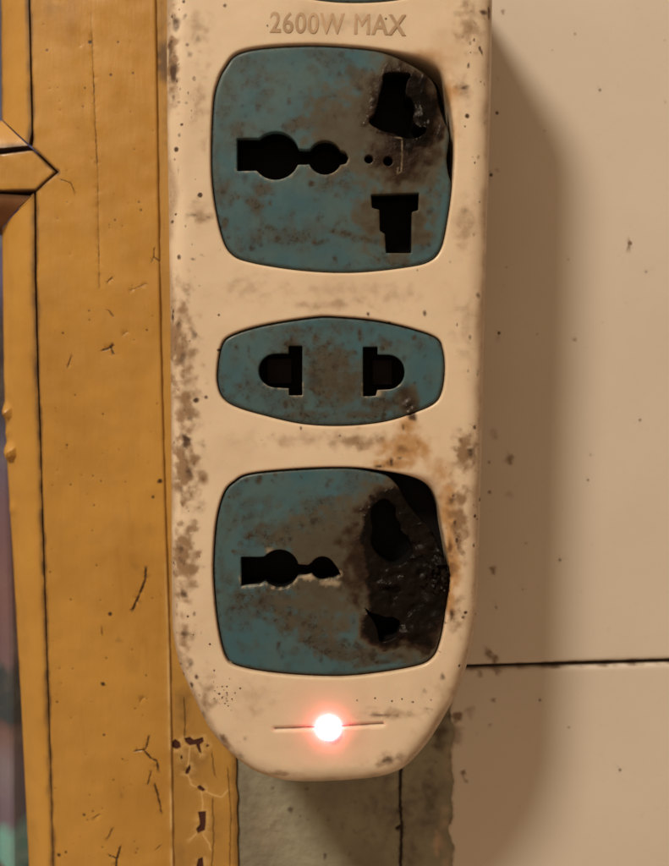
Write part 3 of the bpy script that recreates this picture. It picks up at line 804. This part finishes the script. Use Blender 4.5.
PZ = HF - .15
SOCK = [('p0', h0, [mv(slotD), mv(slotE)], 0), ('p1', pl1, [slotA, slotB, slotC, pin1, pin2], 1), ('p2', h2, [slotD, slotE], 2), ('p3', pl3, [slotF, slotG, slotH], 3)]
sharp_slots = (slotG, slotH, slotB)
LAB = ['blue oval two-pin socket insert at the top of the strip', 'blue universal socket insert with brown scorch at its upper slot', 'blue oval two-pin socket insert with a dark melted spot', 'badly burnt blue socket insert with charred slots']
for nm, pp, ss, idx in SOCK:
    olp = offset(resample(catmull(px2(pp, PZ)), .45), .22 if idx == 3 else .13)
    olp = resample(olp, .45)
    hol = []
    for s in ss:
        q = px2(s, PZ)
        if any(s is t for t in sharp_slots): q = resample(catmull(q, n=4), .35)
        else: q = keepcorners(q, .45, .22)
        if area(q) < 0: q = q[::-1]
        hol.append(q)
    sp_ = .7 if idx in (0,) else .5
    exq = linepts(px2([(390, 137), (402, 138), (402, 160), (401, 172), (397, 174), (398, 168)], PZ), .13) if idx == 1 else None
    V, T = surface(olp, hol, sp_, exq, rings=(.1, .25, .45, .7), hrings=(.1, .22))
    d = dist(V, olp)
    n1, n2, n3 = fbm(V, .12, 60 + idx), fbm(V, .45, 70 + idx, 4), fbm(V, 1.3, 80 + idx, 3)
    z = PZ - fill(d, .7) + .35 * smst(0, 18, d)
    for h in hol: z -= fill(dist(V, h), .22)
    burn = np.zeros(len(V)); ash = np.zeros(len(V)); dirt = np.zeros(len(V))
    def el(x, y, rx, ry): return np.hypot(*((V - np.array(P(x, y, PZ))) / [rx * .21, ry * .21]).T)
    if idx == 1:
        burn = np.maximum.reduce([1.15 * (1 - smst(.3, 1.35, el(408, 108, 46, 54) + .15 * n1 + .2 * n2)), .74 * (1 - smst(.25, 1.3, el(404, 148, 50, 52) + .25 * n2)), .5 * (1 - smst(.3, 1.2, el(395, 215, 48, 52) + .4 * n2)), .42 * (1 - smst(.3, 1.2, el(350, 135, 60, 60) + .45 * n2)), .95 * (1 - smst(.5, 1.3, el(424, 122, 15, 22) + .3 * n2))])
        hot = 1 - smst(.3, 1.2, el(410, 115, 36, 36))
        lip = 1 - smst(.4, 1.1, el(425, 122, 12, 18))
        z += hot * (.25 * n2 + .10 * n3) - .5 * hot + lip * (.7 + .4 * n3)
        z -= .9 * (1 - smst(.2, 1.1, el(440, 95, 16, 32)))
        crk1 = px2([(390, 137), (402, 138), (402, 160), (401, 172), (397, 174), (398, 168)], PZ)
        ash = .5 * (1 - smst(.02, .26, dist(V, crk1, False))) * np.clip(.6 + n3, .1, 1) + .55 * (1 - smst(.1, .5, np.abs(dist(V, hol[0]) - .1))) * smst(.2, -.5, (V[:, 1] - P(300, 160, PZ)[1]) / 3) * np.clip(.3 + n3, 0, 1)
        gm = [(360, 80, 12, 16, .9), (350, 70, 8, 12, .6), (260, 190, 18, 14, .7), (255, 205, 14, 25, .6, 30), (240, 130, 22, 18, .5), (300, 125, 35, 14, .6), (340, 180, 40, 25, .5), (290, 235, 70, 20, .5), (350, 235, 60, 8, .6, -12), (395, 262, 40, 6, .6), (225, 190, 14, 24, .6), (225, 225, 8, 10, .7), (420, 240, 20, 20, .4), (330, 100, 40, 30, .4), (230, 90, 20, 25, .3), (430, 190, 14, 30, .6), (262, 60, 30, 10, .3)]
        ds = [(224, 192, 4, 4, .8), (220, 227, 4, 3, .8), (245, 178, 4, 5, .6), (253, 187, 4, 6, .5), (360, 88, 5, 5, .8), (378, 78, 3, 3, .8), (366, 70, 3, 4, .6), (384, 258, 6, 2, .7), (300, 92, 2, 2, .5), (262, 132, 5, 3, .6), (388, 118, 2, 2, .5)]
        sheet = .0
    elif idx == 3:
        core = el(412, 565, 54, 84)
        burn = np.maximum.reduce([1.2 * (1 - smst(.6, 1.35, core + .12 * n1 + .15 * n2)), .74 * (1 - smst(.2, 1.25, el(378, 560, 66, 92) + .25 * n2)), .42 * (1 - smst(.35, 1.15, el(335, 570, 85, 85) + .4 * n2)),   .8 * (1 - smst(.4, 1.1, el(425, 625, 30, 42) + .3 * n2)), 1.15 * (1 - smst(.7, 1.35, el(393, 535, 34, 50) + .2 * n2)), 1.1 * (1 - smst(.6, 1.5, el(385, 625, 24, 24) + .2 * n2))])
        hot = 1 - smst(.45, 1.1, core)
        z += hot * (.7 * n2 + .25 * n3) - 1.1 * hot
        z += 1.3 * (1 - smst(.3, 1.1, el(440, 575, 18, 26))) * (.8 + .8 * n3)
        z += 1.0 * (1 - smst(.2, 1.1, el(408, 632, 16, 7))) + .8 * (1 - smst(.2, 1.1, el(388, 585, 16, 5)))
        z -= .8 * smst(.9, .1, el(345, 580, 70, 70)) * .5
        low = smst(.0, .35, (P(300, 582, PZ)[1] - V[:, 1]) / 6 + .3)
        ash = .6 * (1 - smst(.1, .55, dist(V, hol[0]))) * (V[:, 1] < P(300, 572, PZ)[1]) * np.clip(.35 + 1.4 * n3, 0, 1)
        ash = np.maximum(ash, .8 * (1 - smst(.4, 1.1, el(309, 577, 9, 3.5) + .4 * n3))); ash = np.maximum(ash, .7 * (1 - smst(.3, 1.1, el(331, 583, 12, 3.5) + .5 * n3)))
        ash = np.maximum(ash, .5 * (1 - smst(.4, 1.1, el(270, 551, 5, 4) + .4 * n3)))
        gm = [(285, 535, 60, 24, .7), (270, 600, 50, 24, .7), (330, 520, 60, 40, .6), (300, 620, 70, 26, .7, -20), (330, 645, 60, 20, .8, -25), (365, 655, 40, 16, .9), (340, 655, 45, 5, .9, -32), (320, 650, 45, 4, .8, -30), (395, 655, 45, 12, .8), (240, 600, 16, 30, .5), (235, 520, 12, 14, .4), (260, 500, 30, 12, .3), (222, 575, 5, 60, .35)]
        ds = [(313, 522, 4, 5, .9), (316, 519, 3, 3, .8), (262, 600, 5, 7, .5), (258, 615, 4, 8, .4), (372, 655, 8, 4, .8), (360, 648, 6, 4, .7), (385, 662, 10, 3, .7), (345, 640, 5, 3, .6), (400, 656, 6, 3, .6)]
    else:
        gm = [(290, 345, 20, 10, .8), (290, 400, 26, 14, .6), (330, 370, 34, 50, .95), (300, 360, 40, 40, .5), (370, 385, 40, 40, .6), (345, 385, 26, 26, .8), (325, 360, 10, 12, .7), (300, 330, 50, 8, .5), (385, 345, 22, 10, .6), (385, 405, 30, 10, .9), (400, 400, 22, 16, .9), (250, 385, 20, 20, .35), (235, 360, 14, 20, .25), (365, 415, 50, 8, .6), (300, 415, 50, 8, .6), (420, 345, 16, 12, .35), (430, 380, 8, 20, .3), (360, 335, 6, 14, .6)]
        ds = [(409, 404, 11, 17, 1), (404, 392, 8, 9, .85), (313, 380, 7, 9, .6), (315, 362, 4, 4, .6), (335, 366, 4, 5, .5), (343, 344, 3, 3, .5), (292, 344, 8, 3, .7), (259, 384, 3, 3, .7), (404, 358, 3, 4, .7), (390, 402, 8, 5, .6), (368, 403, 6, 4, .6)]
        if idx == 0: gm, ds = [(x + 14, y - 422, *r) for x, y, *r in gm], [(x + 14, y - 422, *r) for x, y, *r in ds]
        if idx == 2:
            burn = np.maximum(.5 * (1 - smst(.2, 1.2, el(408, 400, 14, 18) + .4 * n2)), .28 * (1 - smst(.2, 1.2, el(340, 380, 40, 40) + .4 * n2)))
            z += .5 * (1 - smst(.3, 1.1, el(410, 407, 9, 12))) * (1 + n3)
            ash = .6 * (1 - smst(.05, .35, np.minimum(dist(V, hol[0]), dist(V, hol[1])))) * (V[:, 1] < P(300, 383, PZ)[1]) * np.clip(.55 + 1.2 * n3, 0, 1)
            ash = np.maximum(ash, .6 * (1 - smst(.4, 1.1, el(378, 393, 5, 4.5))))
    for i in range(46):
        b = np.array(pp).mean(0)
        gm.append((b[0] + rnd.uniform(-115, 115), b[1] + rnd.uniform(-110, 110), rnd.uniform(1.6, 4), rnd.uniform(1.6, 5), rnd.uniform(.4, 1)))
    for i in range(110):
        g_ = rnd.choice(gm); q_ = rnd.uniform(1.3, 2.6)
        ds.append((g_[0] + rnd.gauss(0, .8) * g_[2], g_[1] + rnd.gauss(0, .8) * g_[3], q_, q_ * rnd.uniform(.8, 1.8), rnd.uniform(.3, .85)))
    gr = np.clip(1.4 * blobs(V, gm, PZ, 11 + idx, .5, -.2), 0, 1)
    gr = np.maximum(gr, .45 * (1 - smst(.25, 1.0, d + .4 * n2)))
    gr = np.maximum(gr, .42 * smst(-.2, .6, n1 + .6 * n2))
    dirt = blobs(V, ds, PZ, 21 + idx, .3, .1)
    verts, faces, src = skirt(V, z, T, lambda q: np.full(len(q), HF - 1.5))
    A = attrs_for(src, burn=np.clip(burn, 0, 1.2), grime=gr, ash=np.clip(ash, 0, 1), dirt=dirt)
    pob = link('socket_plate', verts, faces, PLATE, strip_root, A, sharp=50)
    pob['label'] = LAB[idx]
    # black insulating block with the contacts, under the plate
    big = resample(offset(holes[idx], -.8), 1.5)
    n = len(big)
    cvx = [(p[0], p[1], 21.0) for p in big] + [(p[0], p[1], 26.95) for p in big]
    cfx = [tuple(range(n))[::-1], tuple(range(n, 2 * n))] + [(i, (i + 1) % n, n + (i + 1) % n, n + i) for i in range(n)]
    for h in hol:                            # black sleeves below the slots
        q = offset(h, -.12); m_ = len(q); b_ = len(cvx)
        cvx += [(p[0], p[1], HF - 1.75) for p in q] + [(p[0], p[1], 26.9) for p in q]
        cfx += [(b_ + i, b_ + (i + 1) % m_, b_ + m_ + (i + 1) % m_, b_ + m_ + i) for i in range(m_)]
    link('socket_core', cvx, cfx, CORE, pob, smooth=False)
    for h in hol:
        if len(h) < 14: continue
        c = h.mean(0); ext_ = h.max(0) - h.min(0)
        if min(ext_) < 2.5 or idx in (1, 3): continue
        v_, f_ = box(c[0] - 2.6 + (-.5 if c[0] < P(331, 0, PZ)[0] else .5), c[0] + 2.0, c[1] - 2.6, c[1] + 2.6, 26.96, 29.0)
        link('contact', v_, f_, BRASS, pob, smooth=False)

# --- indicator lamp: a small dome in the housing
cv, cf = [], []
NR, NS, RL = 7, 32, 2.75
for i in range(NR):
    a = math.radians(90 * i / NR)
    for k in range(NS):
        b = 2 * math.pi * k / NS
        cv.append((ledc[0] + RL * math.cos(a) * math.cos(b), ledc[1] + RL * math.cos(a) * math.sin(b), HF - .1 + 1.9 * math.sin(a)))
cv.append((ledc[0], ledc[1], HF - .1 + 1.9))
for i in range(NR - 1):
    for k in range(NS):
        cf.append((i * NS + k, i * NS + (k + 1) % NS, (i + 1) * NS + (k + 1) % NS, (i + 1) * NS + k))
for k in range(NS): cf.append(((NR - 1) * NS + k, (NR - 1) * NS + (k + 1) % NS, len(cv) - 1))
b0 = len(cv)
for k in range(NS): cv.append((cv[k][0], cv[k][1], HF - 2))
for k in range(NS): cf.append((b0 + k, b0 + (k + 1) % NS, (k + 1) % NS, k))
cf.append(tuple(range(b0, b0 + NS))[::-1])
led = link('indicator_light', cv, cf, LED, strip_root, sharp=60)
led['label'] = 'glowing red indicator lamp'

# --- raised rating text
fc = bpy.data.curves.new('lettering', 'FONT')
fc.body = '2600W MAX'
fc.align_x, fc.align_y = 'CENTER', 'CENTER'
fc.size = 1.0
fc.space_character = 1.08
fc.space_word = 1.1
fc.extrude = .02
fc.bevel_depth = .022
fo = bpy.data.objects.new('lettering_src', fc)
col.objects.link(fo)
dg_ = bpy.context.evaluated_depsgraph_get()
me = bpy.data.meshes.new_from_object(fo.evaluated_get(dg_))
bpy.data.objects.remove(fo); bpy.data.curves.remove(fc)
co = np.zeros(len(me.vertices) * 3); me.vertices.foreach_get('co', co); co = co.reshape(-1, 3)
lo, hi = co.min(0), co.max(0)
aL, aR = np.array(P(270, 22.5, HF)), np.array(P(406, 25.5, HF))
top_, bot_ = P(338, 12, HF)[1], P(338, 33.5, HF)[1]
ex_ = (aR - aL) / np.hypot(*(aR - aL)); ey_ = np.array([-ex_[1], ex_[0]])
wl, hl = np.hypot(*(aR - aL)), top_ - bot_
new = []
for c in co:
    s = (c[0] - (lo[0] + hi[0]) / 2) / (hi[0] - lo[0]) * wl; t = (c[1] - (lo[1] + hi[1]) / 2) / (hi[1] - lo[1]) * hl
    p = (aL + aR) / 2 + ex_ * s + ey_ * t
    new.append(W3(p[0], p[1], HF + .22 + (c[2] - lo[2]) / (hi[2] - lo[2]) * .20 - .10))
me.vertices.foreach_set('co', np.array(new).ravel())
me.name = 'lettering'
me.update()
me.materials.clear(); me.materials.append(LETT)
lt = bpy.data.objects.new('lettering', me)
col.objects.link(lt)
lt.parent = strip_root
lt.matrix_parent_inverse = Matrix.Translation(strip_root.location).inverted()
